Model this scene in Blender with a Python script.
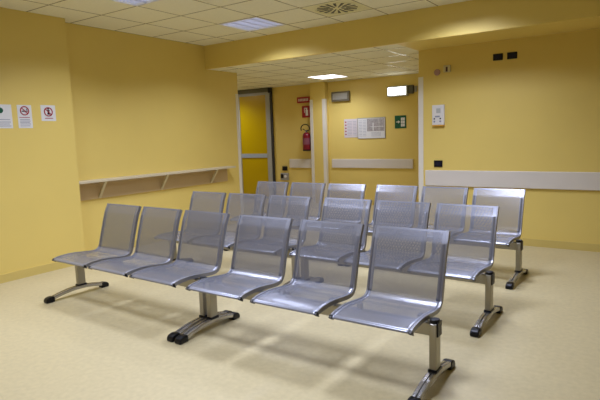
import bpy, bmesh, math, random
from mathutils import Matrix, Vector
PI = math.pi
rnd = random.Random(7)
for o in list(bpy.data.objects):
    bpy.data.objects.remove(o)
sc = bpy.context.scene
C = sc.collection

# ---------------------------------------------------------------- camera
CAM_H, F_PX, YAW, PITCH, ROLL = 1.4155, 518.19, -0.6030, -0.1259, -0.0328
cam_d = bpy.data.cameras.new('camera')
cam_d.sensor_fit = 'HORIZONTAL'; cam_d.sensor_width = 36.0
cam_d.lens = F_PX * 36.0 / 600.0
cam_d.clip_start = 0.02
cam = bpy.data.objects.new('camera', cam_d); C.objects.link(cam)
cy, sy, cp, sp = math.cos(YAW), math.sin(YAW), math.cos(PITCH), math.sin(PITCH)
fwd = Vector((sy*cp, cy*cp, sp)); rt = Vector((cy, -sy, 0)); up = rt.cross(fwd)
r2 = rt*math.cos(ROLL) + up*math.sin(ROLL); u2 = -rt*math.sin(ROLL) + up*math.cos(ROLL)
M = Matrix((r2, u2, -fwd)).transposed().to_4x4(); M.translation = (0, 0, CAM_H)
cam.matrix_world = M
sc.camera = cam

# ---------------------------------------------------------------- world and exposure
w = bpy.data.worlds.new('world'); sc.world = w; w.use_nodes = True
w.node_tree.nodes['Background'].inputs[0].default_value = (1.0, 0.93, 0.8, 1)
w.node_tree.nodes['Background'].inputs[1].default_value = 0.15
sc.view_settings.view_transform = 'Standard'; sc.view_settings.look = 'None'
sc.view_settings.gamma = 1.0; sc.view_settings.use_curve_mapping = False
sc.view_settings.exposure = 0.04

# light levels of the ceiling fittings
ROOM_W = 20.8          # each louvred panel of the waiting room
LOBBY_W = 12.0
SPREAD = math.radians(138)
LAMP_C = (0.89, 0.965, 1.27)

# ---------------------------------------------------------------- room dimensions (metres)
H = 2.779              # room ceiling
ZB = 2.436             # underside of the downstand beam and lobby ceiling
XL, XP, YP = -5.667, -5.490, 3.482   # recessed left wall, protruding left wall, its end
YB, YR, YF = 5.829, 6.563, 9.05      # beam face, right hand wall, far lobby wall
XC = -2.585            # left edge of the right hand wall
XR, YK = 3.3, -3.2     # unseen right and rear walls
GX, GY, T = -5.068, 3.053, 0.6       # ceiling grid

# ---------------------------------------------------------------- materials
def mat(name, col, rough=0.5, metal=0.0, spec=None, noise=None, bump=None, emit=None):
    m = bpy.data.materials.new(name); m.use_nodes = True
    nt = m.node_tree; b = nt.nodes['Principled BSDF']
    b.inputs['Base Color'].default_value = (*col, 1)
    b.inputs['Roughness'].default_value = rough
    b.inputs['Metallic'].default_value = metal
    if spec is not None: b.inputs['Specular IOR Level'].default_value = spec
    if emit:
        b.inputs['Emission Color'].default_value = (*emit[0], 1)
        b.inputs['Emission Strength'].default_value = emit[1]
    if noise or bump:
        tc = nt.nodes.new('ShaderNodeTexCoord')
    if noise:                               # (scale, amount)
        n = nt.nodes.new('ShaderNodeTexNoise'); n.inputs['Scale'].default_value = noise[0]
        n.inputs['Detail'].default_value = 4
        nt.links.new(tc.outputs['Object'], n.inputs['Vector'])
        r = nt.nodes.new('ShaderNodeMapRange')
        r.inputs['From Min'].default_value = 0.3; r.inputs['From Max'].default_value = 0.7
        r.inputs['To Min'].default_value = 1-noise[1]; r.inputs['To Max'].default_value = 1+noise[1]
        nt.links.new(n.outputs['Fac'], r.inputs['Value'])
        v = nt.nodes.new('ShaderNodeVectorMath'); v.operation = 'SCALE'
        v.inputs[0].default_value = col
        nt.links.new(r.outputs['Result'], v.inputs['Scale'])
        nt.links.new(v.outputs['Vector'], b.inputs['Base Color'])
    if bump:
        n = nt.nodes.new('ShaderNodeTexNoise'); n.inputs['Scale'].default_value = bump[0]
        nt.links.new(tc.outputs['Object'], n.inputs['Vector'])
        bp = nt.nodes.new('ShaderNodeBump'); bp.inputs['Strength'].default_value = bump[1]
        bp.inputs['Distance'].default_value = 0.002
        nt.links.new(n.outputs['Fac'], bp.inputs['Height'])
        nt.links.new(bp.outputs['Normal'], b.inputs['Normal'])
    return m

WALLC = (0.80, 0.615, 0.170)
m_wall = mat('yellow_wall_paint', WALLC, 0.42, noise=(1.5, 0.02), bump=(60, 0.15))
m_base = mat('olive_skirting', (0.66, 0.51, 0.15), 0.4)
m_floor = mat('cream_vinyl', (0.57, 0.485, 0.275), 0.38, spec=0.4, noise=(28, 0.06))
m_tile = mat('ceiling_tile', (0.88, 0.85, 0.66), 0.85, noise=(40, 0.03))
m_tbar = mat('ceiling_grid_metal', (0.50, 0.45, 0.30), 0.20, metal=0.3)
m_trim = mat('pale_corner_guard', (0.80, 0.76, 0.66), 0.45)
m_rail = mat('pale_grey_rail', (0.72, 0.67, 0.60), 0.5, noise=(3, 0.02))
m_shelf = mat('cream_shelf', (0.64, 0.56, 0.38), 0.4)
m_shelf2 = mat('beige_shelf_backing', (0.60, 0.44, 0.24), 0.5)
m_black = mat('black_plastic', (0.006, 0.006, 0.008), 0.35, spec=0.3)
m_grey = mat('grey_plastic', (0.35, 0.34, 0.32), 0.4)
m_white = mat('white_plastic', (0.78, 0.76, 0.72), 0.4)
m_paper = mat('white_paper', (0.78, 0.78, 0.76), 0.35)
m_paper2 = mat('mauve_white_paper', (0.72, 0.66, 0.66), 0.35)
m_map = mat('grey_map_print', (0.40, 0.37, 0.36), 0.4, noise=(35, 0.25))
m_ink = mat('grey_ink', (0.30, 0.31, 0.38), 0.6)
m_red = mat('dark_red_paint', (0.22, 0.008, 0.018), 0.3)
m_redsign = mat('red_sign', (0.38, 0.02, 0.03), 0.4)
m_green = mat('green_sign', (0.0, 0.10, 0.045), 0.4)
m_pink = mat('mauve_plastic', (0.42, 0.25, 0.22), 0.5)
m_amber = mat('amber_strip', (0.75, 0.38, 0.03), 0.5)
m_alu = mat('brushed_grey_aluminium', (0.42, 0.42, 0.38), 0.4, metal=0.1)
m_bluealu = mat('pale_blue_aluminium', (0.45, 0.52, 0.60), 0.35, metal=0.3)
m_doorp = mat('amber_door_panel', (0.55, 0.37, 0.0), 0.3)
m_dark = mat('dark_seal', (0.03, 0.028, 0.02), 0.6)
m_header = mat('dark_door_header', (0.13, 0.125, 0.075), 0.5)
m_post = mat('champagne_aluminium', (0.38, 0.35, 0.28), 0.33, metal=0.5)
m_foot = mat('polished_aluminium', (0.50, 0.49, 0.48), 0.24, metal=0.85)
m_steel = mat('silver_coated_steel', (0.31, 0.32, 0.37), 0.27, metal=0.45)
m_railm = mat('silver_side_rail', (0.26, 0.26, 0.28), 0.32, metal=0.5)
m_louvre = mat('louvre_metal', (0.72, 0.74, 0.86), 0.35, metal=0.2)
m_diffuse = mat('lamp_tube_tray', (0.9, 0.9, 0.9), 0.5, emit=((0.86, 0.89, 1.0), 1.5))
m_opal = mat('lit_opal_panel', (0.9, 0.9, 0.9), 0.4, emit=((0.97, 0.95, 1.0), 3.0))
m_elamp = mat('lit_emergency_lens', (0.9, 0.9, 0.9), 0.4, emit=((0.93, 0.97, 1.0), 5.5))
m_dlamp = mat('unlit_emergency_lens', (0.36, 0.35, 0.31), 0.3)
m_vent = mat('vent_plate', (0.80, 0.76, 0.48), 0.6)

def perforated():
    m = m_steel.copy(); m.name = 'perforated_silver_steel'
    nt = m.node_tree; L = nt.links; out = nt.nodes['Material Output']; b = nt.nodes['Principled BSDF']
    uv = nt.nodes.new('ShaderNodeUVMap'); uv.uv_map = 'sheet'
    p = 0.0072
    sc1 = nt.nodes.new('ShaderNodeVectorMath'); sc1.operation = 'MULTIPLY'
    sc1.inputs[1].default_value = (1/p, 1/(p*math.sqrt(3)), 0)
    L.new(uv.outputs['UV'], sc1.inputs[0])
    dists = []
    for off in ((0, 0, 0), (.5, .5, 0)):
        a = nt.nodes.new('ShaderNodeVectorMath'); a.operation = 'ADD'; a.inputs[1].default_value = off
        L.new(sc1.outputs[0], a.inputs[0])
        f = nt.nodes.new('ShaderNodeVectorMath'); f.operation = 'FRACTION'; L.new(a.outputs[0], f.inputs[0])
        s = nt.nodes.new('ShaderNodeVectorMath'); s.operation = 'SUBTRACT'; s.inputs[1].default_value = (.5, .5, 0)
        L.new(f.outputs[0], s.inputs[0])
        k = nt.nodes.new('ShaderNodeVectorMath'); k.operation = 'MULTIPLY'; k.inputs[1].default_value = (1, math.sqrt(3), 0)
        L.new(s.outputs[0], k.inputs[0])
        l = nt.nodes.new('ShaderNodeVectorMath'); l.operation = 'LENGTH'; L.new(k.outputs[0], l.inputs[0])
        dists.append(l.outputs['Value'])
    mn = nt.nodes.new('ShaderNodeMath'); mn.operation = 'MINIMUM'
    L.new(dists[0], mn.inputs[0]); L.new(dists[1], mn.inputs[1])
    lt = nt.nodes.new('ShaderNodeMath'); lt.operation = 'LESS_THAN'; lt.inputs[1].default_value = 0.34
    L.new(mn.outputs[0], lt.inputs[0])
    tr = nt.nodes.new('ShaderNodeBsdfTransparent'); mx = nt.nodes.new('ShaderNodeMixShader')
    L.new(lt.outputs[0], mx.inputs['Fac']); L.new(b.outputs[0], mx.inputs[1]); L.new(tr.outputs[0], mx.inputs[2])
    L.new(mx.outputs[0], out.inputs['Surface'])
    return m
m_perf = perforated()

# ---------------------------------------------------------------- helpers
def obj(name, bm, m, parent=None, smooth=False, bevel=0):
    me = bpy.data.meshes.new(name)
    bmesh.ops.recalc_face_normals(bm, faces=bm.faces)
    bm.to_mesh(me); bm.free()
    for k in (m if isinstance(m, (list, tuple)) else [m]): me.materials.append(k)
    o = bpy.data.objects.new(name, me); C.objects.link(o)
    if smooth:
        for p in me.polygons: p.use_smooth = True
    if parent: o.parent = parent
    if bevel:
        b = o.modifiers.new('bevel', 'BEVEL'); b.width = bevel; b.segments = 2; b.limit_method = 'ANGLE'
    return o
def box(x0, x1, y0, y1, z0, z1, bm=None):
    bm = bm or bmesh.new()
    v = [bm.verts.new(p) for p in ((x0,y0,z0),(x1,y0,z0),(x1,y1,z0),(x0,y1,z0),(x0,y0,z1),(x1,y0,z1),(x1,y1,z1),(x0,y1,z1))]
    for f in ((0,3,2,1),(4,5,6,7),(0,1,5,4),(1,2,6,5),(2,3,7,6),(3,0,4,7)):
        bm.faces.new([v[i] for i in f])
    return bm
def prism(pts, a0, a1, axis='x', bm=None):
    """closed outline of (p,q) pairs extruded along an axis: x->(y,z), y->(x,z), z->(x,y)"""
    bm = bm or bmesh.new()
    def P(a, p, q): return {'x': (a,p,q), 'y': (p,a,q), 'z': (p,q,a)}[axis]
    A = [bm.verts.new(P(a0, *p)) for p in pts]; B = [bm.verts.new(P(a1, *p)) for p in pts]
    bm.faces.new(A); bm.faces.new(B[::-1]); n = len(pts)
    for i in range(n): bm.faces.new((A[i], A[(i+1) % n], B[(i+1) % n], B[i]))
    return bm
def cyl(c, r, h, axis='z', n=24, bm=None, r2=None):
    bm = bm or bmesh.new(); r2 = r if r2 is None else r2
    rows = []
    for t, rr in ((0, r), (h, r2)):
        row = []
        for i in range(n):
            a = 2*PI*i/n; u, v = rr*math.cos(a), rr*math.sin(a)
            d = {'z': (u, v, t), 'y': (u, t, v), 'x': (t, u, v)}[axis]
            row.append(bm.verts.new((c[0]+d[0], c[1]+d[1], c[2]+d[2])))
        rows.append(row)
    bm.faces.new(rows[0]); bm.faces.new(rows[1][::-1])
    for i in range(n): bm.faces.new((rows[0][i], rows[0][(i+1) % n], rows[1][(i+1) % n], rows[1][i]))
    return bm
def lathe(c, prof, n=28, caps=True):
    bm = bmesh.new(); rows = []
    for r, z in prof:
        rows.append([bm.verts.new((c[0]+r*math.cos(2*PI*i/n), c[1]+r*math.sin(2*PI*i/n), c[2]+z)) for i in range(n)])
    for a, b in zip(rows, rows[1:]):
        for i in range(n): bm.faces.new((a[i], a[(i+1) % n], b[(i+1) % n], b[i]))
    if caps: bm.faces.new(rows[0]); bm.faces.new(rows[-1])
    return bm
def ring(c, r0, r1, y0, y1, n=32):
    """flat ring in the local XZ plane with thickness along y"""
    bm = bmesh.new(); R = []
    for r, y in ((r0,y0),(r1,y0),(r1,y1),(r0,y1)):
        R.append([bm.verts.new((c[0]+r*math.cos(2*PI*i/n), y, c[1]+r*math.sin(2*PI*i/n))) for i in range(n)])
    for k in range(4):
        a, b = R[k], R[(k+1) % 4]
        for i in range(n): bm.faces.new((a[i], a[(i+1) % n], b[(i+1) % n], b[i]))
    return bm
def tube(pts, r, n=10):
    bm = bmesh.new(); rows = []; P = [Vector(p) for p in pts]
    for i, p in enumerate(P):
        d = (P[min(i+1, len(P)-1)] - P[max(i-1, 0)]).normalized()
        a = d.cross(Vector((0, 1, 0.01))).normalized(); b = d.cross(a)
        rows.append([bm.verts.new(p + r*(a*math.cos(2*PI*k/n) + b*math.sin(2*PI*k/n))) for k in range(n)])
    for a, b in zip(rows, rows[1:]):
        for k in range(n): bm.faces.new((a[k], a[(k+1) % n], b[(k+1) % n], b[k]))
    bm.faces.new(rows[0]); bm.faces.new(rows[-1][::-1])
    return bm
def struct(name, bm, m, **k):
    o = obj(name, bm, m, **k); o['kind'] = 'structure'; return o
def tag(o, label, cat, group=None):
    o['label'] = label; o['category'] = cat
    if group: o['group'] = group
    return o
def thing(name, label, cat, loc=(0,0,0), rz=0, group=None):
    o = bpy.data.objects.new(name, None); C.objects.link(o)
    o.location = loc; o.rotation_euler = (0, 0, rz); o.empty_display_size = 0.1
    return tag(o, label, cat, group)
def copy_tree(o, parent=None):
    c = o.copy(); C.objects.link(c); c.parent = parent
    for ch in [x for x in bpy.data.objects if x.parent == o]: copy_tree(ch, c)
    return c

# ---------------------------------------------------------------- structure
TH = 0.12
LX = -9.6              # unseen left end of the lobby
struct('floor', box(LX-TH, XR+TH, YK-TH, YF+TH, -0.1, 0), m_floor)
struct('wall_left', box(XL-0.25, XP, YK, YP, 0, H), m_wall)
struct('wall_left_recess', box(XL-0.25, XL, YP, YR-0.02, 0, H), m_wall)
struct('wall_right', box(XC, XR, YR, YR+0.15, 0, H), m_wall)
struct('wall_east', box(XR, XR+TH, YK, YR, 0, H), m_wall)
struct('wall_rear', box(XL, XR+TH, YK-TH, YK, 0, H), m_wall)
struct('wall_beam', box(XL, XR, YB, YB+0.045, ZB, H+0.15), m_wall)
# soffit over the strip in front of the right hand wall
struct('ceiling_soffit', box(XC, XR, YB+0.045, YR, ZB, ZB+0.05), m_wall)
struct('wall_far', box(LX, XC+TH, YF, YF+TH, 0, ZB+0.2), m_wall)
struct('wall_lobby_near', box(LX, XL-0.25, YR-0.14, YR-0.02, 0, ZB+0.2), m_wall)
struct('wall_lobby_left', box(LX-TH, LX, YR-0.14, YF+TH, 0, ZB+0.2), m_wall)
struct('wall_lobby_right', box(XC, XC+TH, YR+0.15, YF, 0, ZB+0.2), m_wall)
# pilaster on the far wall
struct('wall_pilaster', box(-5.815, -5.468, YF-0.13, YF, 0, ZB), m_wall)

def tiled_ceiling(name, x0, x1, y0, y1, z, gx, gy, holes, bars):
    """600 mm tiles from real T-bars; holes are grid cells left open for the fittings"""
    bm = bmesh.new()
    xs = sorted({x0, x1} | {gx+T*i for i in range(-40, 40) if x0 < gx+T*i < x1})
    ys = sorted({y0, y1} | {gy+T*i for i in range(-40, 40) if y0 < gy+T*i < y1})
    for xa, xb in zip(xs, xs[1:]):
        for ya, yb in zip(ys, ys[1:]):
            i, j = round((xa-gx)/T-0.001), round((ya-gy)/T-0.001)
            if (i, j) in holes and xb-xa > .59 and yb-ya > .59: continue
            box(xa, xb, ya, yb, z+0.001, z+0.016, bm)
    struct(name, bm, m_tile)
    bm = bmesh.new()
    for x in xs[1:-1]: box(x-bars, x+bars, y0, y1, z-0.001, z+0.004, bm)
    for y in ys[1:-1]: box(x0, x1, y-bars, y+bars, z-0.0012, z+0.0038, bm)
    return struct(name+'_grid', bm, m_tbar)
room_cells = [(i, j) for i in (1, 5) for j in (3, 0, -3)]
lobby_gx, lobby_gy = -5.285, YF-0.5-0.6
tiled_ceiling('ceiling', XL-0.01, XR, YK, YB, H, GX, GY, set(room_cells) | {(3, 3)}, 0.006)
lobby_cells = [(0, 0), (-5, 0)]  # second cell: unseen light panel, added to brighten the lobby
tiled_ceiling('ceiling_lobby', LX, XC, YB+0.045, YF, ZB, lobby_gx, lobby_gy, set(lobby_cells), 0.007)
# closed slab above both suspended ceilings
struct('ceiling_slab', box(LX-TH, XR+TH, YK-TH, YF+TH, H+0.15, H+0.25), m_tile)
# perimeter angle at the far wall
struct('trim_1', box(LX, XC, YF-0.02, YF, ZB-0.006, ZB+0.001), m_trim)

# skirting boards
BH = 0.088
def skirt(name, *a): struct(name, box(*a, 0, BH), m_base)
skirt('baseboard_left', XP, XP+0.012, YK, YP+0.012)
skirt('baseboard_recess', XL, XL+0.012, YP, YR-0.02)
skirt('baseboard_right', XC, XR, YR-0.012, YR)
skirt('baseboard_far', -6.84, XC, YF-0.012, YF)
skirt('baseboard_east', XR-0.012, XR, YK, YR)
skirt('baseboard_rear', XP, XR, YK, YK+0.012)
# corner guards
def guard(name, x0, x1, y0, y1, z1=2.1):
    struct(name, box(x0, x1, y0, y1, BH*0, z1), m_trim, bevel=0.001)
def lguard(name, xc, yc, sx, s=0.062, t=0.004, z1=2.1):
    # L profile around a vertical corner whose front faces -y; body extends from xc towards sx
    a = sx
    pts = [(xc - a*t, yc - t), (xc + a*s, yc - t), (xc + a*s, yc), (xc, yc), (xc, yc + s), (xc - a*t, yc + s)]
    struct(name, prism(pts, 0, z1, 'z'), m_trim)
lguard('trim_2', XC, YR, +1)
lguard('trim_3', -5.815, YF-0.13, +1, t=0.006)
lguard('trim_4', -5.468, YF-0.13, -1, t=0.006)
# guard on the end of the recessed left wall (corner faces the lobby)
struct('trim_5', prism([(XL-0.05, YR-0.02), (XL-0.05, YR-0.016), (XL+0.004, YR-0.016), (XL+0.004, YR-0.08), (XL, YR-0.08), (XL, YR-0.02)], 0, 2.1, 'z'), m_trim)

# door in the far lobby wall
dr = struct('door_1', box(-7.775, -7.03, YF-0.03, YF-0.012, 1.02, 2.29), m_doorp)
lo = obj('lower_panel', box(-7.775, -7.03, YF-0.03, YF-0.012, 0.06, 0.93), m_doorp, dr)
fr = bmesh.new()
box(-7.86, -7.775, YF-0.04, YF-0.005, 0.02, 2.37, fr); box(-7.03, -6.915, YF-0.04, YF-0.005, 0.02, 2.37, fr)
box(-7.775, -7.03, YF-0.04, YF-0.005, 2.29, 2.36, fr); box(-7.775, -7.03, YF-0.04, YF-0.005, 0.02, 0.07, fr)
obj('door_frame', fr, m_alu, dr)
obj('middle_rail', box(-7.775, -7.03, YF-0.046, YF-0.012, 0.93, 1.02), m_bluealu, dr)
obj('header', box(-9.0, -6.915, YF-0.07, YF-0.005, 2.345, ZB-0.002), m_header, dr)
obj('edge_seal', box(-6.912, -6.86, YF-0.03, YF-0.002, 0.0, ZB-0.01), m_dark, dr)
obj('closer', box(-6.915, -6.84, YF-0.09, YF-0.032, 2.32, ZB-0.01), m_black, dr, bevel=0.004)

# ---------------------------------------------------------------- ceiling fittings
def area(name, loc, sx, sy, power, spread, col, parent=None):
    l = bpy.data.lights.new(name, 'AREA'); l.shape = 'RECTANGLE'; l.size = sx; l.size_y = sy
    l.energy = power; l.spread = spread; l.color = col
    o = bpy.data.objects.new(name, l); C.objects.link(o); o.location = loc
    if parent: o.parent = parent
    return o
def louvred_light():
    t = thing('ceiling_light', 'x', 'ceiling light', (0, 0, H), 0, 'louvred ceiling lights')
    w = 0.296
    b = bmesh.new()
    for a in ((-w,-w+.004,-w,w),(w-.004,w,-w,w),(-w,w,-w,-w+.004),(-w,w,w-.004,w)): box(*a, 0.0, 0.085, b)
    box(-w, w, -w, w, 0.085, 0.09, b)
    obj('housing', b, m_white, t)
    b = bmesh.new()
    o = 0.012
    for a in ((-w,-w+o,-w,w),(w-o,w,-w,w),(-w,w,-w,-w+o),(-w,w,w-o,w)): box(*a, -0.006, 0.0, b)
    obj('frame', b, m_white, t)
    obj('lamp_tray', box(-w+.02, w-.02, -w+.02, w-.02, 0.072, 0.078), m_diffuse, t)
    b = bmesh.new()
    for i in range(1, 4):
        c = -w + i*2*w/4
        prism([(c-0.012, 0.055), (c-0.002, 0.0), (c+0.002, 0.0), (c+0.012, 0.055)], -w+.005, w-.005, 'y', b)
    for i in range(1, 14):
        c = -w + i*2*w/14
        box(-w+.005, w-.005, c-0.0012, c+0.0012, 0.006, 0.05, b)
    obj('louvre', b, m_louvre, t)
    area('lamp_light', (0, 0, -0.012), 0.54, 0.54, ROOM_W, SPREAD, LAMP_C, t)
    return t
proto = louvred_light()
for n, (i, j) in enumerate(room_cells):
    o = proto if n == 0 else copy_tree(proto)
    o.location = (GX+T*(i+.5), GY+T*(j+.5), H)
    if i == 5:                                 # this column's lamps are set stronger to balance the wall brightness
        for ch in [x for x in bpy.data.objects if x.parent == o and x.type == 'LIGHT']:
            ch.data = ch.data.copy(); ch.data.energy = ROOM_W*1.22
    o['label'] = ('square louvred ceiling light beside the yellow beam, lit', 'square louvred ceiling light cut off by the top edge, left of the other')[min(n, 1)] \
        if n < 2 else 'square louvred ceiling light outside the picture'
def opal_light(x, y, label):
    t = thing('ceiling_light', label, 'ceiling light', (x, y, ZB), 0, 'flat opal lights of the lobby')
    b = bmesh.new(); w = 0.296
    for a in ((-w,-w+.02,-w,w),(w-.02,w,-w,w),(-w,w,-w,-w+.02),(-w,w,w-.02,w)): box(*a, -0.003, 0.03, b)
    obj('frame', b, m_white, t)
    obj('diffuser', box(-w+.02, w-.02, -w+.02, w-.02, 0.002, 0.012), m_opal, t)
    area('lamp_light', (0, 0, -0.012), 0.5, 0.5, LOBBY_W, math.radians(140), LAMP_C, t)
for n, (i, j) in enumerate(lobby_cells):
    opal_light(lobby_gx+T*(i+.5), lobby_gy+T*(j+.5), 'bright white flat light panel in the lobby ceiling' if n == 0 else 'added flat light panel outside the picture, brightening the lobby')

# round air diffuser
t = thing('ceiling_vent', 'round slotted air vent in a square ceiling tile near the beam', 'ceiling vent', (GX+T*3.5, GY+T*3.5, H))
obj('plate', box(-.296, .296, -.296, .296, 0.0, 0.012), m_vent, t)
b = bmesh.new()
NS = 16
for k in range(NS):                            # radial slots, long and short in turn
    a = 2*PI*k/NS
    r0, r1, w0, w1 = (0.05, 0.225, 0.006, 0.016) if k % 2 == 0 else (0.10, 0.225, 0.009, 0.016)
    ca, sa = math.cos(a), math.sin(a)
    prism([(r*ca - q*sa, r*sa + q*ca) for r, q in ((r0, -w0), (r1, -w1), (r1, w1), (r0, w0))], -0.003, 0.001, 'z', b)
obj('slots', b, m_black, t)
obj('rim', lathe((0, 0, 0), [(0.245, 0.0), (0.245, -0.004), (0.258, -0.004), (0.258, 0.0)], caps=False), m_vent, t)

# ---------------------------------------------------------------- perforated steel bench
PW = 0.492             # seat width
prof = [(0.0,0.376),(0.006,0.386),(0.02,0.393),(0.05,0.400),(0.09,0.404),(0.15,0.407),(0.22,0.404),(0.29,0.397),(0.35,0.390),(0.39,0.387),
        (0.425,0.389),(0.448,0.398),(0.463,0.414),(0.473,0.437),(0.481,0.465),(0.500,0.535),(0.520,0.605),(0.540,0.672),(0.556,0.722),
        (0.562,0.738),(0.566,0.747),(0.5985,0.8135)]
KB = 12                # index where the seat pan turns into the backrest
def arc(pts):
    s = [0]
    for a, b in zip(pts, pts[1:]): s.append(s[-1] + math.dist(a, b))
    return s
S = arc(prof)
def at(s):
    for i in range(len(S)-1):
        if s <= S[i+1]+1e-9:
            k = (s-S[i])/(S[i+1]-S[i]); a, b = prof[i], prof[i+1]
            return (a[0]+k*(b[0]-a[0]), a[1]+k*(b[1]-a[1]))
    return prof[-1]
def sheet(s0, s1, margin0, margin1, mx):
    bm = bmesh.new(); uvl = bm.loops.layers.uv.new('sheet')
    ss = sorted({s0, s1, s0+margin0, s1-margin1} | {x for x in S if s0 < x < s1})
    xs = [-PW/2+.004, -PW/2+mx, 0, PW/2-mx, PW/2-.004]
    V = [[bm.verts.new((x, *at(s))) for x in xs] for s in ss]
    for j in range(len(ss)-1):
        for i in range(len(xs)-1):
            f = bm.faces.new((V[j][i], V[j][i+1], V[j+1][i+1], V[j+1][i]))
            mid = (ss[j]+ss[j+1])/2
            f.material_index = 1 if (i in (1, 2) and s0+margin0 < mid < s1-margin1) else 0
            for lp, (a, c) in zip(f.loops, ((i, j), (i+1, j), (i+1, j+1), (i, j+1))): lp[uvl].uv = (xs[a]+1, ss[c]+1)
            f.smooth = (abs(mid - S[-2]) > 0.01 and mid < S[-2])
    # the sheet is 2 mm thick: the perforations go through both faces
    top = list(bm.faces); bm.normal_update(); vs = [v for row in V for v in row]
    low = {v: bm.verts.new(v.co - v.normal*0.002) for v in vs}
    for f in top:
        g = bm.faces.new([low[v] for v in reversed(f.verts)]); g.material_index = f.material_index; g.smooth = f.smooth
        src = {low[l.vert]: l[uvl].uv.copy() for l in f.loops}
        for l in g.loops: l[uvl].uv = src[l.vert]
    loop = V[0] + [r[-1] for r in V[1:]] + V[-1][-2::-1] + [r[0] for r in V[-2:0:-1]]
    for a, b in zip(loop, loop[1:]+loop[:1]): bm.faces.new((a, b, low[b], low[a]))
    return bm
def rail(s0, s1, x0, x1, depth=0.024):
    """side rail following the sheet, hanging below / behind it"""
    ss = sorted({s0, s1} | {x for x in S if s0 < x < s1})
    up_, lo_ = [], []
    for s in ss:
        a, b = at(max(s-0.004, 0)), at(min(s+0.004, S[-1]))
        d = Vector((b[0]-a[0], b[1]-a[1])).normalized(); n = Vector((d[1], -d[0])); p = Vector(at(s))
        up_.append(tuple(p - n*0.003)); lo_.append(tuple(p + n*depth))
    return prism(up_ + lo_[::-1], x0, x1, 'x')
def make_bench(PITCHX):
    t = thing('waiting_bench', 'x', 'bench', (0, 0, 0), 0, 'three-seat perforated steel waiting benches')
    XE = PITCHX + PW/2 + 0.028        # leg centre lines
    YL = 0.270                         # beam centre line
    obj('beam', box(-XE+0.02, XE-0.02, YL-0.024, YL+0.024, 0.284, 0.357), m_post, t, bevel=0.004)
    for s in (-1, 1):
        x = s*XE
        leg = obj('leg', box(x-0.021, x+0.021, YL-0.037, YL+0.037, 0.07, 0.357), m_post, t, bevel=0.005)
        obj('collar', box(x-0.027, x+0.027, YL-0.044, YL+0.044, 0.076, 0.096), m_black, leg, bevel=0.005)
        # arched foot, grooved along its top
        top, bot = [], []
        N = 16; y0, y1 = -0.070, 0.545
        for i in range(N+1):
            k = i/N; yy = y0+(y1-y0)*k; a = math.sin(PI*k)
            top.append((yy, 0.034+0.050*a)); bot.append((yy, 0.004+0.048*a))
        fb = prism(top+bot[::-1], x-0.027, x+0.027, 'x')
        ft = obj('foot', fb, m_foot, leg, bevel=0.007)
        obj('foot_groove', prism([(p[0], p[1]+0.0015) for p in top[1:-1]] + [(p[0], p[1]-0.003) for p in top[1:-1]][::-1], x-0.003, x+0.003, 'x'), m_dark, leg)
        for ya, yb in ((-0.085, -0.005), (0.48, 0.56)):
            f = ya < 0.2
            pr = [(ya+0.0, 0.0), (ya+0.08, 0.0), (ya+0.08, 0.050 if f else 0.040), (ya+0.045, 0.052), (ya+0.015, 0.045), (ya, 0.028)]
            if not f: pr = [(2*0.535-0.015-p[0], p[1]) for p in [(0.51, 0.0), (0.59, 0.0), (0.59, 0.050), (0.555, 0.052), (0.525, 0.045), (0.51, 0.028)]]
            obj('foot_cap', prism(pr, x-0.031, x+0.031, 'x'), m_black, leg, bevel=0.010)
        obj('post_cap', cyl((x, YL, 0.357), 0.029, 0.022, bm=None), m_black, leg, bevel=0.004)
        obj('end_plate', box(min(x+s*0.021, x+s*0.029), max(x+s*0.021, x+s*0.029), YL-0.03, YL+0.035, 0.284, 0.367), m_black, leg, bevel=0.003)
    for k in (-1, 0, 1):
        cx = k*PITCHX
        seat = obj('seat', sheet(0, S[KB], 0.030, 0.0, 0.032), [m_steel, m_perf], t)
        seat.location = (cx, 0, 0)
        obj('backrest', sheet(S[KB], S[-1], 0.0, 0.014, 0.036), [m_steel, m_perf], seat)
        for s in (-1, 1):
            xa, xb = sorted((s*(PW/2-0.012), s*PW/2))
            obj('side_rail', rail(0.004, S[-1], xa, xb), m_railm, seat)
            xa, xb = sorted((s*(PW/2-0.015), s*(PW/2+0.003)))
            obj('rail_cap', rail(-0.001, 0.022, xa, xb, 0.031), m_black, seat)
            obj('bracket', box(s*0.19-0.01, s*0.19+0.01, YL-0.02, YL+0.02, 0.357, 0.394), m_railm, seat)
    # small black bolt heads at the back of each seat joint
    for k in (-0.5, 0.5):
        obj('joint_bracket', box(k*PITCHX-0.022, k*PITCHX+0.022, YL-0.01, YL+0.04, 0.357, 0.368), m_black, t, bevel=0.003)
    return t
ROWY = (2.415, 3.555, 4.775)
rowtxt = ('front row', 'middle row', 'back row')
benches = [
    (-3.584, 0, 'left three-seat perforated steel bench of the front row, nearest the notices on the left wall'),
    (-1.822, 0, 'right three-seat perforated steel bench of the front row, closest to the camera'),
    (-3.535, 1, 'left three-seat perforated steel bench of the middle row'),
    (-1.796, 1, 'right three-seat perforated steel bench of the middle row'),
    (-3.567, 2, 'left three-seat perforated steel bench of the back row, nearest the amber door'),
    (-1.842, 2, 'right three-seat perforated steel bench of the back row, in front of the pale wall rail'),
]
narrow, wide = make_bench(0.553), make_bench(0.579)
for n, (x, r, lab) in enumerate(benches):
    src = wide if (x > -3 and r == 0) else narrow
    o = src if r == 0 else copy_tree(src)
    o.location = (x, ROWY[r] + (0.022 if x < -3 and r == 0 else 0), 0); o['label'] = lab
    if x < -3: o.rotation_euler.z = math.radians(-1.3 if r == 0 else 0)

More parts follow.
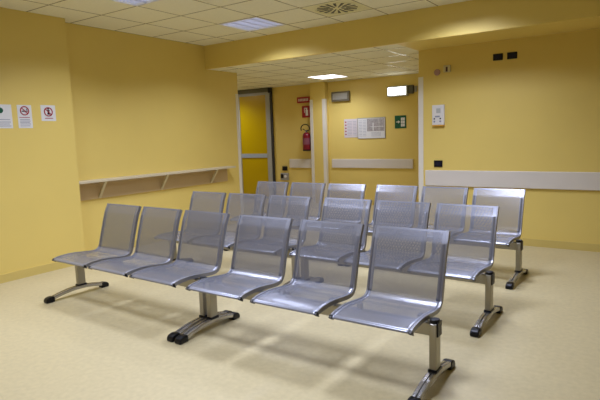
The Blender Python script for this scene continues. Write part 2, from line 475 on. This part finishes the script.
# ---------------------------------------------------------------- shelf on the recessed wall
t = thing('wall_shelf', 'long narrow cream shelf on brackets along the left wall', 'shelf', (XL, 0, 0))
obj('shelf_board', box(0.0, 0.177, YP+0.002, 6.21, 0.925, 0.952), m_shelf, t, bevel=0.002)
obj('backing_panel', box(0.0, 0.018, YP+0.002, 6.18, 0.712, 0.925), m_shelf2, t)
for y in (3.83, 4.81, 5.79):
    obj('bracket', prism([(0.018, 0.715), (0.018, 0.748), (0.146, 0.925), (0.170, 0.925)], y, y+0.034, 'y'), m_shelf, t)

# ---------------------------------------------------------------- wall rails
def bumper(x0, x1, yf, z0, z1, label):
    o = obj('wall_rail', box(x0, x1, yf-0.028, yf, z0, z1), m_rail, None, bevel=0.006)
    tag(o, label, 'wall rail')
bumper(-2.49, XR-0.02, YR, 0.693, 0.895, 'long pale grey protective rail across the right hand yellow wall')
bumper(-5.40, -3.67, YF, 0.725, 0.90, 'pale rail on the far lobby wall under the evacuation plan')
bumper(-6.455, -5.83, YF, 0.715, 0.90, 'short pale rail on the lobby wall below the fire extinguisher')

# ---------------------------------------------------------------- notices on the left wall (local x runs along the wall)
def flat(x0, x1, z0, z1, y0=-0.003, y1=-0.0015): return box(x0, x1, y0, y1, z0, z1)
RZL = PI/2             # local -y faces the room (+X), local x runs along world +Y
def lines(parent, x0, x1, zs, m=None, h=0.006):
    b = bmesh.new()
    for z in zs:
        box(x0, x1 - rnd.uniform(0, .15)*(x1-x0), -0.0036, -0.0022, z, z+h, b)
    return obj('printed_lines', b, m or m_ink, parent)
def wall_thing(name, label, cat, y, z, group=None):
    return thing(name, label, cat, (XP, y, z), RZL, group)
t = wall_thing('notice', 'white notice with a green mark above text, cut by the left edge', 'notice', 2.695, 1.695)
obj('sheet', box(-0.10, 0.10, -0.0025, 0.0, -0.12, 0.12), m_paper, t)
obj('emblem', cyl((-0.012, -0.0035, 0.06), 0.028, 0.0015, 'y'), m_green, t)
lines(t, -0.08, 0.085, (-0.035, -0.06, -0.08, -0.10))
def banned(t, c, r, pic):
    obj('prohibition_ring', ring(c, r*0.78, r, -0.0055, -0.002), m_redsign, t)
    a = math.radians(-45); d = (math.cos(a), math.sin(a)); n = (-d[1], d[0]); q = r*0.09; L = r*0.85
    pts = [(c[0]+d[0]*L*s+n[0]*q*e, c[1]+d[1]*L*s+n[1]*q*e) for s, e in ((-1,-1),(1,-1),(1,1),(-1,1))]
    obj('prohibition_bar', prism(pts, -0.0055, -0.002, 'y'), m_redsign, t)
    obj('pictogram', pic, m_black, t)
t = wall_thing('notice', 'white no smoking notice with a red ring over small print', 'notice', 2.928, 1.695)
obj('sheet', box(-0.075, 0.075, -0.0025, 0.0, -0.12, 0.12), m_paper, t)
pic = box(-0.030, 0.022, -0.0045, -0.0022, 0.050, 0.060); box(0.026, 0.032, -0.0045, -0.0022, 0.050, 0.060, pic)
prism([(0.024, 0.064), (0.03, 0.066), (0.026, 0.078), (0.032, 0.088), (0.026, 0.088), (0.020, 0.076)], -0.0045, -0.0022, 'y', pic)
banned(t, (0.0, 0.06), 0.048, pic)
lines(t, -0.06, 0.06, (-0.012,), m_redsign)
lines(t, -0.055, 0.055, (-0.035, -0.05, -0.065, -0.08, -0.10))
t = wall_thing('notice', 'small white prohibition sign with a crossed dark figure, nearest the wall corner', 'notice', 3.188, 1.735)
obj('sheet', box(-0.082, 0.082, -0.0025, 0.0, -0.085, 0.085), m_paper, t)
pic = cyl((0, -0.0045, 0.045), 0.009, 0.0022, 'y')
prism([(-0.016, 0.033), (0.016, 0.033), (0.008, 0.008), (0.014, -0.016), (-0.014, -0.016), (-0.008, 0.008)], -0.0045, -0.0022, 'y', pic)
banned(t, (0.0, 0.013), 0.050, pic)
lines(t, -0.045, 0.05, (-0.06,), m_redsign, 0.007)

# ---------------------------------------------------------------- things on the right hand wall
def rt_thing(name, label, cat, x, z, y=YR, group=None): return thing(name, label, cat, (x, y, z), 0, group)
t = rt_thing('wall_intercom', 'white intercom panel with speaker and two buttons on the right hand wall', 'intercom', -2.315, 1.597)
obj('case', box(-0.079, 0.079, -0.035, 0, -0.12, 0.133), m_white, t, bevel=0.006)
obj('speaker', box(-0.022, 0.032, -0.037, -0.034, 0.03, 0.09), mat('pale_grey_grille', (0.48, 0.50, 0.48), 0.5), t)
obj('display', box(-0.04, 0.022, -0.037, -0.034, -0.022, -0.003), m_ink, t)
for s in (-0.047, 0.030):
    obj('button', cyl((s, -0.038, -0.04), 0.010, 0.004, 'y'), m_black, t)
    obj('button', cyl((s, -0.038, -0.075), 0.012, 0.004, 'y'), m_ink, t)
obj('lower_strip', box(-0.077, 0.077, -0.033, 0, -0.133, -0.12), m_amber, t)
def socket(x, z, w, h, label, cat='socket', name='wall_socket', y=YR):
    t = rt_thing(name, label, cat, x, z, y)
    obj('plate', box(-w/2, w/2, -0.010, 0, -h/2, h/2), m_black, t, bevel=0.004)
    obj('insert', box(-w*0.36, w*0.36, -0.0125, -0.009, -h*0.27, h*0.27), mat('dark_navy_plastic', (0.01, 0.01, 0.03), 0.4, spec=0.3), t)
socket(-2.322, 0.980, 0.114, 0.086, 'black socket plate just above the left end of the long rail')
socket(-1.597, 2.250, 0.112, 0.078, 'left of the two black plates high on the right hand wall')
socket(-1.437, 2.250, 0.112, 0.078, 'right of the two black plates high on the right hand wall')
t = rt_thing('wall_sensor', 'small beige sensor with a dark slot high beside the wall corner', 'sensor', -2.205, 2.172)
obj('case', box(-0.045, 0.045, -0.03, 0, -0.043, 0.043), mat('beige_plastic', (0.62, 0.54, 0.30), 0.5), t, bevel=0.006)
obj('slot', box(-0.012, 0.012, -0.032, -0.028, -0.036, 0.022), mat('maroon_slot', (0.05, 0.004, 0.004), 0.4), t)
o = obj('wall_detector', cyl((-2.335, YR-0.02, 2.140), 0.040, 0.02, 'y', n=24), m_pink, None, bevel=0.006)
tag(o, 'small round mauve detector on the wall left of the beige sensor', 'detector')

# ---------------------------------------------------------------- things on the far lobby wall
t = thing('notice', 'white safety notice with small red marks, left of the evacuation plan', 'notice', (-4.962, YF, 1.502))
obj('sheet', box(-0.146, 0.146, -0.006, 0, -0.18, 0.18), m_paper2, t)
b = bmesh.new()
for i in range(5): box(-0.125, -0.095, -0.008, -0.005, 0.11-i*0.06, 0.135-i*0.06, b)
obj('red_symbols', b, m_redsign, t)
b = bmesh.new()
for i in range(10):
    box(-0.075, 0.03, -0.008, -0.005, 0.125-i*0.029, 0.131-i*0.029, b); box(0.05, 0.125, -0.008, -0.005, 0.125-i*0.029, 0.131-i*0.029, b)
obj('printed_lines', b, m_ink, t)
t = thing('evacuation_plan', 'wide evacuation plan with a grey map, framed, on the far lobby wall', 'plan', (-4.515, YF, 1.492))
obj('sheet', box(-0.287, 0.287, -0.008, 0, -0.195, 0.195), m_paper, t)
obj('map', box(-0.09, 0.27, -0.010, -0.007, -0.06, 0.175), m_map, t)
b = bmesh.new()
box(0.03, 0.05, -0.0115, -0.009, -0.05, 0.10, b); box(-0.02, 0.26, -0.0115, -0.009, 0.02, 0.03, b)
box(0.16, 0.166, -0.0115, -0.009, -0.05, 0.16, b)
obj('map_corridors', b, m_paper, t)
b = bmesh.new()
for i in range(11):
    box(-0.265, -0.195, -0.010, -0.007, 0.14-i*0.029, 0.146-i*0.029, b); box(-0.18, -0.11, -0.010, -0.007, 0.14-i*0.029, 0.146-i*0.029, b)
obj('printed_lines', b, m_ink, t)
b = bmesh.new()
for i in range(4): box(0.0, 0.2, -0.010, -0.007, -0.09-i*0.022, -0.085-i*0.022, b)
obj('map_caption', b, m_ink, t)
b = bmesh.new()
for a in ((-0.293,0.293,0.19,0.198),(-0.293,0.293,-0.198,-0.19),(-0.293,-0.284,-0.19,0.19),(0.284,0.293,-0.19,0.19)): box(a[0], a[1], -0.014, 0, a[2], a[3], b)
obj('frame', b, m_alu, t)
t = thing('exit_sign', 'green emergency exit sign with a white door and arrow', 'sign', (-3.918, YF, 1.584))
obj('plate', box(-0.112, 0.112, -0.006, 0, -0.117, 0.117), m_green, t)
b = bmesh.new()
for i in range(3): box(0.01, 0.045, -0.008, -0.005, -0.085+i*0.056, -0.035+i*0.056, b); box(0.05, 0.085, -0.008, -0.005, -0.085+i*0.056, -0.035+i*0.056, b)
obj('door_symbol', b, m_paper, t)
b = box(-0.08, -0.025, -0.008, -0.005, -0.008, 0.010); prism([(-0.045, -0.028), (-0.045, 0.03), (-0.005, 0.001)], -0.008, -0.005, 'y', b)
obj('arrow_symbol', b, m_paper, t)
# emergency lamps
t = thing('emergency_lamp', 'lit emergency lamp in a metal frame, beside the wall corner', 'emergency lamp', (-3.95, YF, 2.142))
obj('body', box(-0.205, 0.195, -0.07, 0, -0.095, 0.093), m_alu, t, bevel=0.01)
obj('lens', box(-0.180, 0.165, -0.085, -0.07, -0.068, 0.068), m_elamp, t, bevel=0.008)
obj('junction_box', box(0.205, 0.30, -0.05, 0, -0.06, 0.09), mat('dark_olive_box', (0.10, 0.095, 0.06), 0.5), t, bevel=0.004)
obj('cable_stub', box(0.31, 0.36, -0.03, 0, -0.03, 0.07), m_grey, t, bevel=0.004)
t = thing('emergency_lamp', 'unlit grey emergency lamp above the white safety notice', 'emergency lamp', (-5.16, YF, 2.128))
obj('body', box(-0.20, 0.20, -0.06, 0, -0.095, 0.095), mat('dark_khaki_plastic', (0.16, 0.14, 0.09), 0.4), t, bevel=0.008)
obj('lens', box(-0.165, 0.165, -0.068, -0.058, -0.06, 0.065), m_dlamp, t, bevel=0.006)
b = bmesh.new()
for z in (-0.03, 0.0, 0.03): box(-0.15, 0.15, -0.070, -0.067, z-0.003, z+0.003, b)
obj('lens_ribs', b, m_alu, t)

# fire signs and extinguisher, partly hidden by the pilaster
t = thing('fire_sign', 'wide dark red fire sign with white lettering marks, topmost by the pilaster', 'sign', (-6.04, YF, 2.117))
obj('plate', box(-0.15, 0.17, -0.05, 0, -0.06, 0.06), m_redsign, t)
b = bmesh.new()
for i in range(7): box(-0.115+i*0.036, -0.092+i*0.036, -0.053, -0.049, -0.026, 0.026, b)
obj('white_marks', b, m_paper2, t)
t = thing('fire_sign', 'red extinguisher sign with a white pictogram, directly above the extinguisher', 'sign', (-5.985, YF, 1.875))
obj('plate', box(-0.11, 0.11, -0.02, 0, -0.118, 0.118), m_redsign, t)
b = box(-0.02, 0.04, -0.022, -0.019, -0.08, 0.04); box(-0.008, 0.02, -0.022, -0.019, 0.04, 0.065, b); box(-0.04, 0.03, -0.022, -0.019, 0.065, 0.08, b)
box(-0.055, -0.04, -0.022, -0.019, -0.02, 0.08, b)
obj('pictogram', b, m_paper, t)
t = thing('fire_extinguisher', 'red wall-mounted fire extinguisher with black hose, half behind the pilaster', 'fire extinguisher', (-5.945, YF-0.105, 1.085))
obj('cylinder', lathe((0, 0, 0), [(0.06, 0), (0.078, 0.006), (0.08, 0.02), (0.08, 0.29), (0.074, 0.325), (0.055, 0.352), (0.03, 0.366), (0.02, 0.37)]), m_red, t, smooth=True)
obj('foot_ring', lathe((0, 0, -0.012), [(0.074, 0), (0.081, 0.003), (0.081, 0.03), (0.074, 0.03)]), m_black, t)
obj('label_band', lathe((0, 0, 0.12), [(0.0805, 0), (0.0815, 0.0), (0.0815, 0.13), (0.0805, 0.13)]), mat('mauve_label', (0.24, 0.07, 0.10), 0.5), t)
obj('valve', cyl((0, 0, 0.37), 0.018, 0.04), m_grey, t)
b = prism([(-0.085, 0.43), (-0.02, 0.40), (0.035, 0.40), (0.035, 0.412), (-0.02, 0.412), (-0.082, 0.445)], -0.01, 0.01, 'y')
obj('handle', b, m_black, t)
pts = []
for i in range(25):
    a = math.radians(-10 + i*9.0)
    pts.append((-0.02+0.105*math.cos(a), -0.01, 0.445+0.085*math.sin(a)))
obj('hose', tube([(0.0, -0.01, 0.39), (0.06, -0.01, 0.40)] + pts, 0.0105), m_black, t, smooth=True)
obj('wall_bracket', box(-0.03, 0.03, 0.07, 0.105, 0.22, 0.30), m_grey, t)
# switches beside the amber door
o = obj('wall_switch', box(-6.651, -6.531, YF-0.03, YF, 0.652, 0.743), m_black, None, bevel=0.005)
tag(o, 'black switch box on the lobby wall, above the grey switch box', 'switch')
t = thing('switch_box', 'grey switch box with a black insert, beside the amber door', 'switch', (-6.60, YF, 0.521))
obj('case', box(-0.10, 0.10, -0.04, 0, -0.076, 0.076), m_grey, t, bevel=0.01)
obj('insert', box(-0.085, -0.015, -0.045, -0.038, -0.035, 0.055), m_black, t, bevel=0.004)
obj('key_switch', cyl((0.04, -0.048, 0.01), 0.03, 0.01, 'y'), m_white, t)
